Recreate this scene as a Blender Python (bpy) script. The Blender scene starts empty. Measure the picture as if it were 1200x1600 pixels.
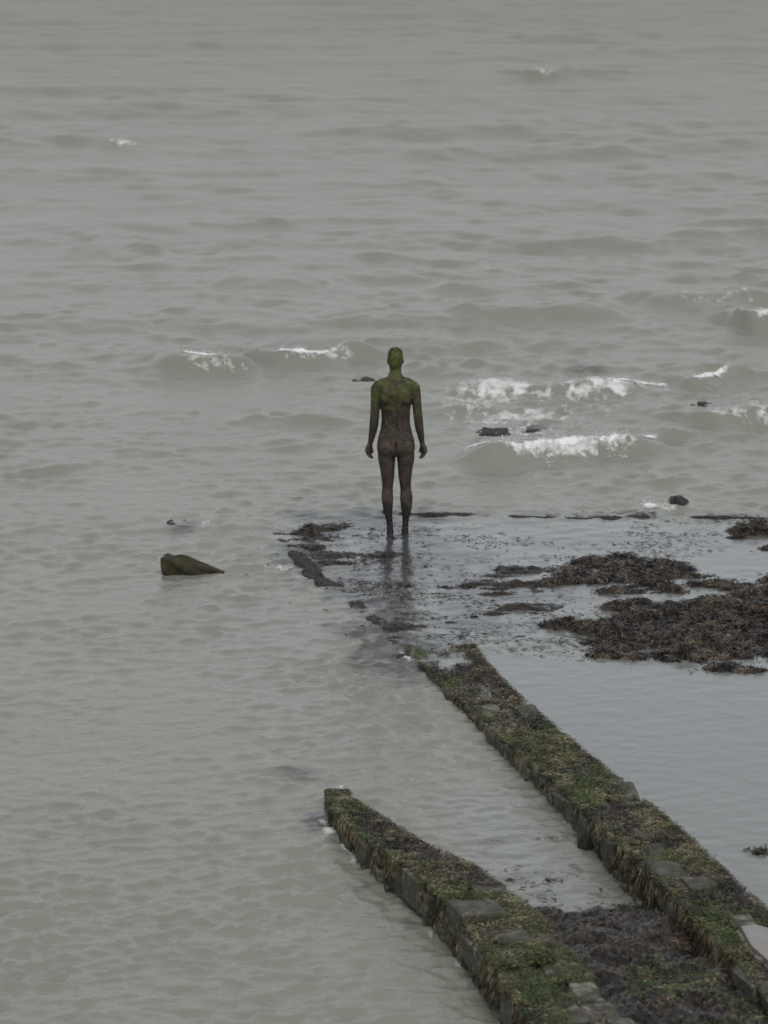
import bpy, bmesh, math
import numpy as np
from mathutils import Vector

# ------------------------------------------------------------------ camera
scene = bpy.context.scene
col = scene.collection
cam_data = bpy.data.cameras.new("camera")
cam = bpy.data.objects.new("camera", cam_data)
col.objects.link(cam)
cam.location = (0.0, 0.0, 9.5)
cam.rotation_euler = (math.pi / 2 - math.atan(1400 / 6750), 0, 0)
cam_data.sensor_fit = 'VERTICAL'
cam_data.sensor_height = 36.0
cam_data.lens = 36.0 * 6750 / 1600
cam_data.clip_start = 0.5
cam_data.clip_end = 20000
cam_data.dof.use_dof = True
cam_data.dof.focus_distance = 41.0
cam_data.dof.aperture_fstop = 3.4
scene.camera = cam

# ------------------------------------------------------------------ overcast sky and sun
SUN_EL, SUN_AZ = math.radians(58), math.radians(165)
world = bpy.data.worlds.new("World")
scene.world = world
world.use_nodes = True
nt = world.node_tree
nt.nodes.clear()
wo = nt.nodes.new("ShaderNodeOutputWorld")
bg = nt.nodes.new("ShaderNodeBackground")
sky = nt.nodes.new("ShaderNodeTexSky")
sky.sky_type = 'NISHITA'
sky.sun_disc = False
sky.sun_elevation = SUN_EL
sky.sun_rotation = SUN_AZ
sky.dust_density = 2.5
sky.air_density = 1.0
hs = nt.nodes.new("ShaderNodeHueSaturation")      # cloud cover takes the blue out of the sky
hs.inputs['Saturation'].default_value = 0.23
bg.inputs['Strength'].default_value = 0.14
nt.links.new(sky.outputs[0], hs.inputs['Color'])
nt.links.new(hs.outputs[0], bg.inputs['Color'])
nt.links.new(bg.outputs[0], wo.inputs[0])

sd = bpy.data.lights.new("sun", 'SUN')
sd.energy = 0.7
sd.angle = math.radians(40)
sd.color = (1.0, 0.97, 0.93)
sun = bpy.data.objects.new("sun", sd)
col.objects.link(sun)
sun.location = (0, 40, 40)
sdir = Vector((math.sin(SUN_AZ) * math.cos(SUN_EL), math.cos(SUN_AZ) * math.cos(SUN_EL), math.sin(SUN_EL)))
sun.rotation_euler = sdir.to_track_quat('Z', 'Y').to_euler()

scene.view_settings.view_transform = 'Standard'
scene.view_settings.look = 'None'
scene.view_settings.exposure = 0.27
scene.view_settings.gamma = 1.0
scene.view_settings.use_curve_mapping = False

# ------------------------------------------------------------------ helpers
rng = np.random.default_rng(7)
_tab = np.random.default_rng(3).random((256, 256))


def vnoise(x, y, seed=0):
    x = np.asarray(x, float) + seed * 17.31
    y = np.asarray(y, float) + seed * 9.77
    xi = np.floor(x).astype(int); yi = np.floor(y).astype(int)
    fx = x - xi; fy = y - yi
    fx = fx * fx * fx * (fx * (fx * 6 - 15) + 10); fy = fy * fy * fy * (fy * (fy * 6 - 15) + 10)
    a = _tab[xi & 255, yi & 255]; b = _tab[(xi + 1) & 255, yi & 255]
    c = _tab[xi & 255, (yi + 1) & 255]; d = _tab[(xi + 1) & 255, (yi + 1) & 255]
    return (a * (1 - fx) + b * fx) * (1 - fy) + (c * (1 - fx) + d * fx) * fy


def fbm(x, y, octaves=4, seed=0):
    s = 0; a = 0.5; t = 0
    for k in range(octaves):
        s = s + a * vnoise(np.asarray(x) * 2 ** k, np.asarray(y) * 2 ** k, seed + k * 3)
        t += a; a *= 0.5
    return s / t


def smooth(a, b, v):
    t = np.clip((v - a) / (b - a), 0, 1)
    return t * t * (3 - 2 * t)


def inside(poly, x, y):
    r = np.zeros(x.shape, bool)
    n = len(poly)
    for i in range(n):
        (x0, y0), (x1, y1) = poly[i], poly[(i + 1) % n]
        if y0 == y1:
            continue
        c = ((y0 > y) != (y1 > y)) & (x < (x1 - x0) * (y - y0) / (y1 - y0) + x0)
        r ^= c
    return r


def line_dist(pts, x, y, closed=False, sy=1.0):
    """distance to a polyline and the parameter 0..1 along it"""
    best = np.full(x.shape, 1e9); par = np.zeros(x.shape)
    n = len(pts) if closed else len(pts) - 1
    for i in range(n):
        (x0, y0), (x1, y1) = pts[i], pts[(i + 1) % len(pts)]
        dx, dy = x1 - x0, (y1 - y0) * sy
        t = np.clip(((x - x0) * dx + (y - y0) * sy * dy) / (dx * dx + dy * dy + 1e-9), 0, 1)
        d = np.hypot(x - x0 - t * dx, (y - y0) * sy - t * dy)
        m = d < best
        best = np.where(m, d, best); par = np.where(m, (i + t) / n, par)
    return best, par


def sdf(poly, x, y):
    d, _ = line_dist(poly, x, y, True)
    return np.where(inside(poly, x, y), d, -d)          # positive inside


def mesh_np(name, verts, faces, smooth_shade=True):
    """faces: (N,3) or (N,4) int array"""
    me = bpy.data.meshes.new(name)
    verts = np.asarray(verts, np.float32); faces = np.asarray(faces, np.int32)
    k = faces.shape[1]
    me.vertices.add(len(verts)); me.vertices.foreach_set("co", verts.ravel())
    me.loops.add(faces.size); me.loops.foreach_set("vertex_index", faces.ravel())
    me.polygons.add(len(faces))
    me.polygons.foreach_set("loop_start", np.arange(0, faces.size, k, dtype=np.int32))
    if smooth_shade:
        me.polygons.foreach_set("use_smooth", np.ones(len(faces), bool))
    me.update(calc_edges=True)
    me.validate()
    return me


def attr(me, name, vals):
    a = me.attributes.new(name, 'FLOAT', 'POINT')
    a.data.foreach_set("value", np.asarray(vals, np.float32))


def link(name, me, mat=None, parent=None, loc=None):
    o = bpy.data.objects.new(name, me)
    col.objects.link(o)
    if mat:
        me.materials.append(mat)
    if parent:
        o.parent = parent
    if loc is not None:
        o.location = loc
    return o


def tag(o, label=None, cat=None, group=None, kind=None):
    if label: o["label"] = label
    if cat: o["category"] = cat
    if group: o["group"] = group
    if kind: o["kind"] = kind
    return o


# ------------------------------------------------------------------ materials
class Mat:
    def __init__(self, name):
        self.m = bpy.data.materials.new(name)
        self.m.use_nodes = True
        self.t = self.m.node_tree
        self.b = self.t.nodes["Principled BSDF"]
        self.out = self.t.nodes["Material Output"]

    def n(self, kind, **kw):
        nd = self.t.nodes.new(kind)
        for k, v in kw.items():
            setattr(nd, k, v)
        return nd

    def l(self, a, b):
        self.t.links.new(a, b)

    def noise(self, vec, scale, detail=4, rough=0.55, stretch=None):
        if stretch:
            mp = self.n("ShaderNodeMapping"); mp.inputs['Scale'].default_value = stretch
            self.l(vec, mp.inputs[0]); vec = mp.outputs[0]
        nd = self.n("ShaderNodeTexNoise")
        nd.inputs['Scale'].default_value = scale; nd.inputs['Detail'].default_value = detail
        nd.inputs['Roughness'].default_value = rough
        self.l(vec, nd.inputs['Vector'])
        return nd.outputs['Fac']

    def ramp(self, fac, stops):
        r = self.n("ShaderNodeValToRGB")
        e = r.color_ramp.elements
        while len(e) < len(stops):
            e.new(0.5)
        for el, (p, c) in zip(e, stops):
            el.position = p
            el.color = (c, c, c, 1) if isinstance(c, (int, float)) else (*c, 1)
        self.l(fac, r.inputs[0])
        return r.outputs[0]

    def mix(self, fac, a, b):
        x = self.n("ShaderNodeMix", data_type='RGBA')
        for sock, v in ((x.inputs[0], fac), (x.inputs[6], a), (x.inputs[7], b)):
            if hasattr(v, 'links') or isinstance(v, bpy.types.NodeSocket):
                self.l(v, sock)
            elif isinstance(v, (int, float)):
                sock.default_value = v
            else:
                sock.default_value = (*v, 1)
        return x.outputs[2]

    def math(self, op, a, b=None, clamp=False):
        x = self.n("ShaderNodeMath", operation=op, use_clamp=clamp)
        for i, v in enumerate((a, b)):
            if v is None: continue
            if isinstance(v, (int, float)): x.inputs[i].default_value = v
            else: self.l(v, x.inputs[i])
        return x.outputs[0]

    def bump(self, h, strength=0.5, dist=0.02):
        b = self.n("ShaderNodeBump")
        b.inputs['Strength'].default_value = strength; b.inputs['Distance'].default_value = dist
        self.l(h, b.inputs['Height']); self.l(b.outputs[0], self.b.inputs['Normal'])

    def pos(self):
        return self.n("ShaderNodeNewGeometry").outputs['Position']

    def attr(self, name):
        return self.n("ShaderNodeAttribute", attribute_name=name).outputs['Fac']


def mat_sea():
    M = Mat("silty_sea_water")
    p = M.pos()
    silt = M.mix(M.noise(p, 0.35, 3), (0.156, 0.159, 0.128), (0.198, 0.201, 0.164))
    base = M.mix(M.attr("clear"), silt, (0.130, 0.138, 0.138))
    wf = M.math('ADD', M.attr("weedy"), M.math('MULTIPLY', M.math('SUBTRACT', M.noise(p, 4.0, 7, 0.72, (0.6, 1.2, 1.0)), 0.5), 1.9))
    wf = M.math('MULTIPLY', M.ramp(wf, [(0.22, 0.0), (0.75, 1.0)]), M.ramp(M.attr("weedy"), [(0.02, 0.0), (0.2, 1.0)]))
    base = M.mix(M.math('MULTIPLY', wf, 0.8), base, (0.040, 0.039, 0.043))  # dark tone for sunken weed and the painted statue reflection
    f = M.attr("foam")
    br = M.noise(p, 6.0, 6, 0.7, (1.0, 0.5, 1.0))
    ln = M.noise(p, 2.6, 5, 0.6, (1.0, 0.38, 1.0))
    lace = M.math('SUBTRACT', 1.0, M.math('MULTIPLY', M.math('ABSOLUTE', M.math('SUBTRACT', ln, 0.5)), 9.0), True)
    fm = M.math('ADD', M.math('MULTIPLY', f, 1.05), M.math('MULTIPLY', lace, 0.45))
    fm = M.math('ADD', fm, M.math('MULTIPLY', M.math('SUBTRACT', br, 0.5), 1.6))
    fm = M.math('SUBTRACT', fm, 0.82)
    fm = M.math('MULTIPLY', fm, M.ramp(f, [(0.03, 0.0), (0.2, 1.0)]))
    fm = M.ramp(fm, [(0.0, 0.0), (0.42, 1.0)])
    M.l(M.mix(fm, base, (0.54, 0.55, 0.53)), M.b.inputs['Base Color'])
    sp = M.n("ShaderNodeSeparateXYZ"); M.l(p, sp.inputs[0])
    far = M.math('MULTIPLY', M.math('MULTIPLY', M.math('SUBTRACT', sp.outputs[1], 46.0), 1 / 60.0, True), 0.24)   # ripples too small to model far out
    M.l(M.math('ADD', M.math('ADD', M.math('MULTIPLY', fm, 0.5), M.ramp(M.attr('calm'), [(0.1, 0.19), (0.9, 0.11)])), far), M.b.inputs['Roughness'])
    M.b.inputs['IOR'].default_value = 1.333
    fine = M.noise(p, 9.0, 4, 0.65, (1.0, 0.8, 1.0))
    calm = M.math('SUBTRACT', 1.0, M.math('MULTIPLY', M.attr("calm"), 0.86))
    h = M.math('MULTIPLY', fine, calm)
    M.bump(h, 0.6, 0.035)
    return M.m


def mat_weed(name, stops, rough=0.36):
    M = Mat(name)
    t = M.attr("tint")
    n = M.ramp(M.noise(M.pos(), 5.0, 5, 0.65), [(0.34, 0.0), (0.66, 1.0)])
    f = M.math('ADD', M.math('MULTIPLY', t, 0.42), M.math('MULTIPLY', n, 0.52))
    M.l(M.ramp(f, stops), M.b.inputs['Base Color'])
    M.b.inputs['Roughness'].default_value = rough
    M.b.inputs['Specular IOR Level'].default_value = 0.3
    return M.m


def mat_stone(name):
    M = Mat(name)
    p = M.pos()
    rnd = M.n("ShaderNodeObjectInfo").outputs['Random']
    off = M.n("ShaderNodeVectorMath", operation='ADD')
    cmb = M.n("ShaderNodeCombineXYZ")
    M.l(M.math('MULTIPLY', rnd, 3.0), cmb.inputs[0]); M.l(M.math('MULTIPLY', rnd, 1.7), cmb.inputs[1])
    M.l(p, off.inputs[0]); M.l(cmb.outputs[0], off.inputs[1])
    q = off.outputs[0]
    rock = M.mix(M.ramp(M.noise(q, 16, 6, 0.75), [(0.35, 0.0), (0.65, 1.0)]), (0.026, 0.022, 0.017), (0.140, 0.120, 0.090))
    pale = M.ramp(M.math('ADD', M.noise(q, 5, 5, 0.7), M.math('MULTIPLY', M.math('SUBTRACT', rnd, 0.5), 0.16)), [(0.52, 0.0), (0.60, 1.0)])
    c = M.mix(pale, rock, (0.30, 0.265, 0.21))
    alg = M.ramp(M.noise(p, 5.5, 7, 0.72), [(0.40, 0.0), (0.56, 1.0)])
    green = M.mix(M.noise(p, 14, 4), (0.026, 0.035, 0.012), (0.070, 0.086, 0.032))
    c = M.mix(alg, c, green)
    weed = M.ramp(M.noise(q, 7.5, 6, 0.75), [(0.50, 0.0), (0.60, 1.0)])
    c = M.mix(weed, c, (0.030, 0.022, 0.016))
    M.l(c, M.b.inputs['Base Color'])
    M.l(M.ramp(M.noise(p, 8, 3), [(0.3, 0.35), (0.7, 0.85)]), M.b.inputs['Roughness'])
    M.bump(M.noise(p, 30, 6, 0.75), 1.0, 0.05)
    return M.m


def mat_rock(name, a, b, moss=None):
    M = Mat(name)
    p = M.pos()
    c = M.mix(M.noise(p, 8, 5, 0.65), a, b)
    if moss:
        c = M.mix(M.ramp(M.noise(p, 5, 5, 0.7), [(0.45, 0.0), (0.6, 1.0)]), c, moss)
    M.l(c, M.b.inputs['Base Color'])
    M.b.inputs['Roughness'].default_value = 0.6
    M.b.inputs['Specular IOR Level'].default_value = 0.25
    M.bump(M.noise(p, 22, 6, 0.75), 1.0, 0.06)
    return M.m


def mat_statue():
    M = Mat("weathered_iron")
    tc = M.n("ShaderNodeTexCoord").outputs['Object']
    sep = M.n("ShaderNodeSeparateXYZ"); M.l(tc, sep.inputs[0])
    z = sep.outputs[2]
    n1 = M.noise(tc, 14, 6, 0.7)
    iron = M.mix(M.ramp(n1, [(0.35, 0.0), (0.68, 1.0)]), (0.013, 0.0105, 0.008), (0.062, 0.047, 0.033))
    # rust on hips and thighs, a dark wet band up to the shins
    band = M.math('SUBTRACT', 1.0, M.math('MULTIPLY', M.math('ABSOLUTE', M.math('SUBTRACT', z, 0.80)), 3.2), True)
    rust = M.math('MULTIPLY', M.ramp(M.noise(tc, 9, 5, 0.7), [(0.42, 0.0), (0.62, 1.0)]), band)
    iron = M.mix(rust, iron, (0.070, 0.046, 0.033))
    tide = M.math('ADD', M.math('MULTIPLY', M.math('SUBTRACT', 0.36, z), 4.0), M.math('MULTIPLY', M.math('SUBTRACT', M.noise(tc, 12, 4, 0.7), 0.5), 1.5))
    iron = M.mix(M.ramp(tide, [(0.0, 0.0), (0.5, 1.0)]), iron, (0.014, 0.012, 0.011))
    barn = M.ramp(M.noise(tc, 60, 3, 0.6), [(0.56, 0.0), (0.66, 1.0)])
    iron = M.mix(M.math('MULTIPLY', barn, 0.55), iron, (0.14, 0.12, 0.095))
    moss = M.mix(M.ramp(M.noise(tc, 18, 6, 0.75), [(0.35, 0.0), (0.65, 1.0)]), (0.024, 0.032, 0.008), (0.100, 0.108, 0.030))
    # green growth on the head, shoulders and upper arms, thinning downwards
    fac = M.math('ADD', M.math('MULTIPLY', M.math('SUBTRACT', z, 1.30), 1.4), M.math('MULTIPLY', M.math('SUBTRACT', M.noise(tc, 8, 6, 0.75), 0.5), 4.2))
    fac = M.ramp(fac, [(0.0, 0.0), (0.55, 1.0)])
    M.l(M.mix(fac, iron, moss), M.b.inputs['Base Color'])
    M.b.inputs['Roughness'].default_value = 0.75
    M.b.inputs['Specular IOR Level'].default_value = 0.3
    M.bump(M.noise(tc, 45, 5, 0.7), 0.7, 0.012)
    return M.m


def mat_foam():
    M = Mat("white_foam")
    M.l(M.mix(M.noise(M.pos(), 12, 4), (0.60, 0.61, 0.59), (0.76, 0.77, 0.75)), M.b.inputs['Base Color'])
    M.b.inputs['Roughness'].default_value = 0.7
    dn = M.math('ADD', M.attr("dens"), M.math('MULTIPLY', M.math('SUBTRACT', M.noise(M.pos(), 22, 5, 0.7), 0.5), 1.1))
    tr = M.n("ShaderNodeBsdfTransparent"); mx = M.n("ShaderNodeMixShader")
    M.l(M.ramp(dn, [(0.05, 0.0), (0.75, 1.0)]), mx.inputs[0])
    M.l(tr.outputs[0], mx.inputs[1]); M.l(M.b.outputs[0], mx.inputs[2]); M.l(mx.outputs[0], M.out.inputs['Surface'])
    M.bump(M.noise(M.pos(), 25, 4, 0.7), 0.6, 0.03)
    return M.m


SEA = mat_sea()
WRACK = mat_weed("brown_wrack", [(0.25, (0.008, 0.006, 0.006)), (0.45, (0.024, 0.018, 0.014)), (0.62, (0.055, 0.042, 0.030)), (0.82, (0.13, 0.108, 0.075))])
DARKWRACK = mat_weed("dark_wrack", [(0.25, (0.010, 0.008, 0.007)), (0.6, (0.028, 0.021, 0.015)), (0.85, (0.06, 0.046, 0.030))])
ALGAE = mat_weed("green_algae", [(0.2, (0.018, 0.028, 0.008)), (0.45, (0.044, 0.064, 0.018)), (0.65, (0.090, 0.104, 0.036)), (0.85, (0.22, 0.20, 0.125))], 0.55)
HANG = mat_weed("hanging_weed", [(0.2, (0.022, 0.018, 0.010)), (0.45, (0.080, 0.066, 0.034)), (0.65, (0.16, 0.132, 0.080)), (0.85, (0.29, 0.255, 0.18))], 0.5)
STONE = mat_stone("algae_covered_stone")
RUBBLE = mat_rock("rubble_core", (0.03, 0.027, 0.02), (0.08, 0.07, 0.05), (0.03, 0.042, 0.014))
WETROCK = mat_rock("wet_dark_rock", (0.018, 0.017, 0.016), (0.06, 0.055, 0.048))
MOSSROCK = mat_rock("mossy_rock", (0.014, 0.012, 0.007), (0.095, 0.078, 0.040), (0.026, 0.027, 0.009))
IRON = mat_statue()
MOSS = mat_weed("statue_moss", [(0.25, (0.022, 0.030, 0.007)), (0.6, (0.070, 0.076, 0.022)), (0.85, (0.15, 0.145, 0.06))], 0.8)
FOAM = mat_foam()

# ------------------------------------------------------------------ plan of the place (metres)
SHELF = [(-1.084, 44.736), (-0.891, 45.297), (-0.415, 45.735), (0.276, 45.667), (1.38, 45.6), (2.768, 45.735), (4.134, 45.532), (7.591, 45.6),
         (6.629, 39.572), (3.571, 39.062), (1.775, 38.812), (0.868, 39.316), (0.238, 39.113), (0, 40.095), (-0.326, 41.236), (-0.548, 42.471), (-0.874, 43.684)]
POOL = [(0.299, 39.189), (0.964, 39.572), (2.381, 39.062), (6.67, 39.832), (7.171, 27.109), (3.797, 27.109), (2.772, 29.879), (1.95, 31.639), (1.329, 34.678), (0.794, 37.143)]
BETWEEN = [(0.211, 34.379), (1.17, 34.678), (1.75, 32.506), (2.239, 30.185), (2.293, 28.431), (1.386, 29.879), (0.951, 30.816), (0.448, 32.329)]
LEE = [(-1.934, 42.471), (-0.888, 41.744), (-0.342, 40.904), (0.349, 38.08), (1.304, 33.989), (0.522, 33.989), (-0.422, 34.379), (-0.921, 35.395), (-1.819, 39.832)]

# ------------------------------------------------------------------ sea
def sea_mesh():
    ys = [27.0]
    while ys[-1] < 118:
        ys.append(ys[-1] + 0.030 * (ys[-1] / 28) ** 1.7)
    far = [118.0 * 1.18 ** k for k in range(1, 26)]
    near = list(np.linspace(-60, 26.6, 60))
    ys = np.array(near + ys + far)
    tf = np.linspace(-0.15, 0.15, 560)
    te = 0.15 + 0.003 * (1.18 ** np.arange(1, 42) - 1)
    ts = np.concatenate([-te[::-1], tf, te])
    Y, T = np.meshgrid(ys, ts, indexing='ij')
    X = T * np.maximum(Y, 27.0)
    x, y = X.ravel(), Y.ravel()
    spacing = 0.030 * (np.maximum(y, 28) / 28) ** 1.7
    spacing = np.maximum(spacing, np.where(np.abs(T.ravel()) > 0.15, 0.6, 0))
    spacing = np.where(y < 27, 2.0, spacing)
    # calm water behind the walls and over the shelf
    sS, sP, sB, sL = sdf(SHELF, x, y), sdf(POOL, x, y), sdf(BETWEEN, x, y), sdf(LEE, x, y)
    calm_shelf = smooth(-0.5, 0.9, sS + 0.5 * (fbm(x, y * 0.6, 3, 5) - 0.5))
    calm_pool = smooth(-0.25, 0.35, sP)
    calm_btw = smooth(-0.5, 1.3, sB)
    calm_lee = smooth(-1.2, 1.5, sL)
    amp = (1 - 0.86 * calm_shelf) * (1 - 0.94 * calm_pool) * (1 - 0.9 * calm_btw) * (1 - 0.25 * calm_lee)
    clear = np.maximum.reduce([calm_shelf * 0.75, calm_pool * 0.7, calm_btw * 0.8, calm_lee * 0.25])
    calm = 1 - amp
    offshore = smooth(36, 62, y)
    z = np.zeros_like(x); ox = np.zeros_like(x); oy = np.zeros_like(x)
    r = np.random.default_rng(11)
    gust = (0.24 + 1.52 * fbm(x * 0.30, y * 0.14, 3, 9)) * (0.3 + 1.4 * fbm(x * 1.1, y * 0.8, 3, 13))
    for k in range(100):
        if k < 14:
            lam = r.uniform(1.6, 5.0); ang = r.normal(0, 0.28); ak = 0.015; w = 0.12 + 0.88 * offshore
        elif k < 44:
            lam = r.uniform(0.55, 1.6); ang = r.normal(0, 0.55); ak = 0.022; w = 0.26 + 0.72 * offshore
        else:
            lam = 0.13 * math.exp(r.uniform(0, 1.35)); ang = r.normal(0.15, 0.85); ak = 0.041; w = 1.0 - 0.3 * offshore
        kk = 2 * math.pi / lam
        dx, dy = math.sin(ang), -math.cos(ang)
        ph = kk * (dx * x + dy * y) + r.uniform(0, 6.28) + 3.2 * vnoise(x / lam * 0.27, y / lam * 0.27, k)
        a = ak / kk * w * smooth(2.0, 4.2, lam / spacing) * amp * gust
        # steep fronts towards the shore, long gentle backs
        z += a * np.cos(ph - 0.7 * np.cos(ph))
        s = a * np.sin(ph) * 0.7
        ox -= dx * s; oy -= dy * s
    # slow swell offshore
    sw = 0.05 * offshore * amp * (fbm(x * 0.12, y * 0.35, 3, 21) - 0.5) * 2
    z += sw * smooth(1.5, 0.4, spacing)
    # breaking crests
    foam = np.zeros_like(x)
    for (pts, hgt, wid, dens) in BREAKERS:
        sel = (np.abs(x - pts[len(pts) // 2][0]) < 9) & (np.abs(y - pts[len(pts) // 2][1]) < 9)
        xs, yz = x[sel], y[sel]
        d, t = line_dist(pts, xs, yz)
        yc = np.interp(xs, [q[0] for q in pts], [q[1] for q in pts])
        side = yz - yc                       # in front of the crest (towards the shore) is negative
        wv = np.where(side < 0, wid * 0.55, wid * 1.5)
        env = smooth(0.0, 0.18, t) * smooth(1.0, 0.82, t)
        z[sel] += hgt * env * np.exp(-(d / wv) ** 2) * (0.75 + 0.5 * vnoise(xs * 2.2, yz * 0.3, 4))
        z[sel] -= hgt * 0.25 * env * np.exp(-((side + wid * 1.6) / wid) ** 2) * np.exp(-(d / (2.2 * wid)) ** 2)
        if dens:
            env2 = smooth(0.16, 0.36, t) * smooth(0.9, 0.7, t)
            foam[sel] += dens * env2 * np.exp(-((side + 0.05) / (wid * 0.8)) ** 2)
    for (c, rx, ry, dens) in FOAM_PATCHES:
        g = np.exp(-((x - c[0]) / rx) ** 2 - ((y - c[1]) / ry) ** 2)
        foam += (0.50 if rx > 0.26 else 0.95) * dens * g * (0.2 + 1.2 * fbm(x * 1.6 + 0.35 * np.sin(y), y * 0.55, 4, 31))
    for (pts, wid, dens) in FOAM_LINES:
        d, t = line_dist(pts, x, y, sy=0.5)
        foam += dens * np.exp(-(d / wid) ** 2) * (0.2 + 1.3 * fbm(x * 3.0, y * 1.2, 3, 41))
    # dark weed growing just under the surface, and the statue's reflection painted in darker
    weedy = np.zeros_like(x)
    wn = smooth(0.34, 0.66, fbm(x * 2.2, y * 1.5, 4, 71))
    for (c, rx, ry, dens) in WEED_AND_REFLECTION:
        weedy += dens * np.exp(-((x - c[0]) / rx) ** 2 - ((y - c[1]) / ry) ** 2) * (0.3 + 1.1 * wn)
    weedy += 0.45 * calm_shelf * smooth(0.42, 0.70, fbm(x * 1.4, y * 1.6, 4, 73))
    weedy = np.clip(weedy, 0, 0.9)
    global SEA_GRID
    SEA_GRID = (ys, ts, z.reshape(Y.shape))
    V = np.stack([x + ox, y + oy, z], 1)
    nr, nc = Y.shape
    i = np.arange(nr * nc).reshape(nr, nc)
    F = np.stack([i[:-1, :-1], i[:-1, 1:], i[1:, 1:], i[1:, :-1]], -1).reshape(-1, 4)
    me = mesh_np("sea", V, F)
    attr(me, "foam", np.clip(foam, 0, 1.2)); attr(me, "weedy", weedy); attr(me, "clear", clear); attr(me, "calm", calm)
    return me


def sea_z(x, y):
    """height of the sea surface, interpolated"""
    ys, ts, Z = SEA_GRID
    t = x / np.maximum(y, 27.0)
    i = np.clip(np.searchsorted(ys, y) - 1, 0, len(ys) - 2); j = np.clip(np.searchsorted(ts, t) - 1, 0, len(ts) - 2)
    f = (y - ys[i]) / (ys[i + 1] - ys[i]); g = (t - ts[j]) / (ts[j + 1] - ts[j])
    return (Z[i, j] * (1 - g) + Z[i, j + 1] * g) * (1 - f) + (Z[i + 1, j] * (1 - g) + Z[i + 1, j + 1] * g) * f


# crest lines seen in the photograph: points, height, width, foam density
BREAKERS = [
    ([(0.661, 48.622), (1.321, 48.622), (1.854, 49.164), (2.381, 49.321), (2.873, 49.478), (3.46, 49.877)], 0.16, 0.45, 0.75),
    ([(-3.055, 54.952), (-2.647, 55.049), (-2.31, 54.903), (-1.937, 54.855), (-1.573, 55.097)], 0.13, 0.5, 0.62),
    ([(-1.656, 55.097), (-1.329, 55.293), (-0.831, 55.293), (-0.504, 55.887), (0, 56.291)], 0.13, 0.5, 0.58),
    ([(0.64, 53.214), (1.283, 53.305), (2.081, 53.214), (2.816, 53.489), (3.557, 53.766)], 0.12, 0.5, 0.28),
    ([(3.719, 53.766), (4.056, 53.952), (4.466, 54.519), (4.769, 54.711)], 0.12, 0.5, 0.28),
    ([(3.761, 50.944), (4.262, 51.451), (4.898, 51.622)], 0.14, 0.5, 0.28),
    ([(2.106, 49.877), (3.027, 50.201), (3.309, 49.877)], 0.10, 0.4, 0.25),
    ([(4.786, 58.015), (5.235, 58.177), (5.769, 58.285)], 0.22, 0.8, 0.75),
    ([(3.43, 60.247), (4.163, 60.421), (4.969, 60.305), (5.713, 60.538)], 0.16, 0.9, 0.45),
    ([(2.956, 90.666), (3.369, 90.923), (3.768, 90.795)], 0.10, 0.9, 0.75),
    ([(-2.496, 86.266), (-2.298, 86.034)], 0.07, 0.6, 0.6),
    ([(-5.075, 79.396), (-4.816, 79.002), (-4.592, 79.199)], 0.08, 0.7, 0.8),
    ([(-4.328, 47.757), (-4.143, 48.13), (-3.904, 47.868)], 0.06, 0.5, 0.0),
    ([(-1.432, 56.088), (-0.339, 56.443), (0.851, 56.699)], 0.10, 0.8, 0.0),
    ([(0.882, 58.833), (2.221, 59.278), (3.56, 59.391)], 0.12, 0.9, 0.0),
    ([(-4.9, 65.589), (-4.1, 65.317), (-3.339, 65.725)], 0.09, 1.1, 0.0),
    ([(-2.519, 62.341), (-1.673, 62.094), (-0.749, 62.589)], 0.09, 1.0, 0.0),
    ([(-0.31, 51.536), (-1.237, 51.323), (-1.708, 51.536)], 0.07, 0.5, 0.0),
]
FOAM_PATCHES = [
    ((1.294, 53.766), 0.45, 1.1, 0.75), ((2.376, 52.628), 1.3, 2.2, 0.62), ((1.091, 51.751), 0.75, 2.2, 0.72), ((2.899, 53.535), 0.6, 1.2, 0.8),
    ((1.384, 51.028), 0.5, 0.9, 0.55), ((1.668, 50.282), 0.6, 0.7, 0.72), ((4.286, 51.751), 0.5, 0.9, 0.7), ((2.096, 51.536), 0.7, 1.0, 0.45),
    ((2.08, 49.242), 0.8, 0.5, 0.35), ((-0.081, 53.952), 0.35, 0.7, 0.45), ((4.538, 51.968), 0.4, 1.2, 0.5), ((0.792, 52.628), 0.4, 1.2, 0.5),
    ((3.071, 46.147), 0.28, 0.4, 0.9), ((-1.91, 45.064), 0.10, 0.35, 0.75), ((-0.847, 42.948), 0.22, 0.3, 0.35), ((-1.111, 43.069), 0.2, 0.3, 0.45),
    ((0.24, 39.367), 0.10, 0.25, 0.8), ((0.357, 39.062), 0.12, 0.22, 0.7), ((-0.409, 33.231), 0.09, 0.18, 0.95), ((-0.252, 32.774), 0.10, 0.15, 0.85), ((-0.074, 32.154), 0.08, 0.15, 0.95),
    ((-0.372, 34.618), 0.05, 0.12, 0.9), ((0.049, 32.015), 0.06, 0.1, 0.9), ((0.196, 31.724), 0.05, 0.08, 0.8), ((-0.345, 41.32), 0.08, 0.2, 0.7),
    ((0.436, 29.653), 0.03, 0.06, 1.1), ((0.452, 29.167), 0.03, 0.05, 0.8), ((-2.307, 43.467), 0.06, 0.15, 0.5), ((-1.294, 42.619), 0.3, 0.5, 0.3),
]
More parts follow.
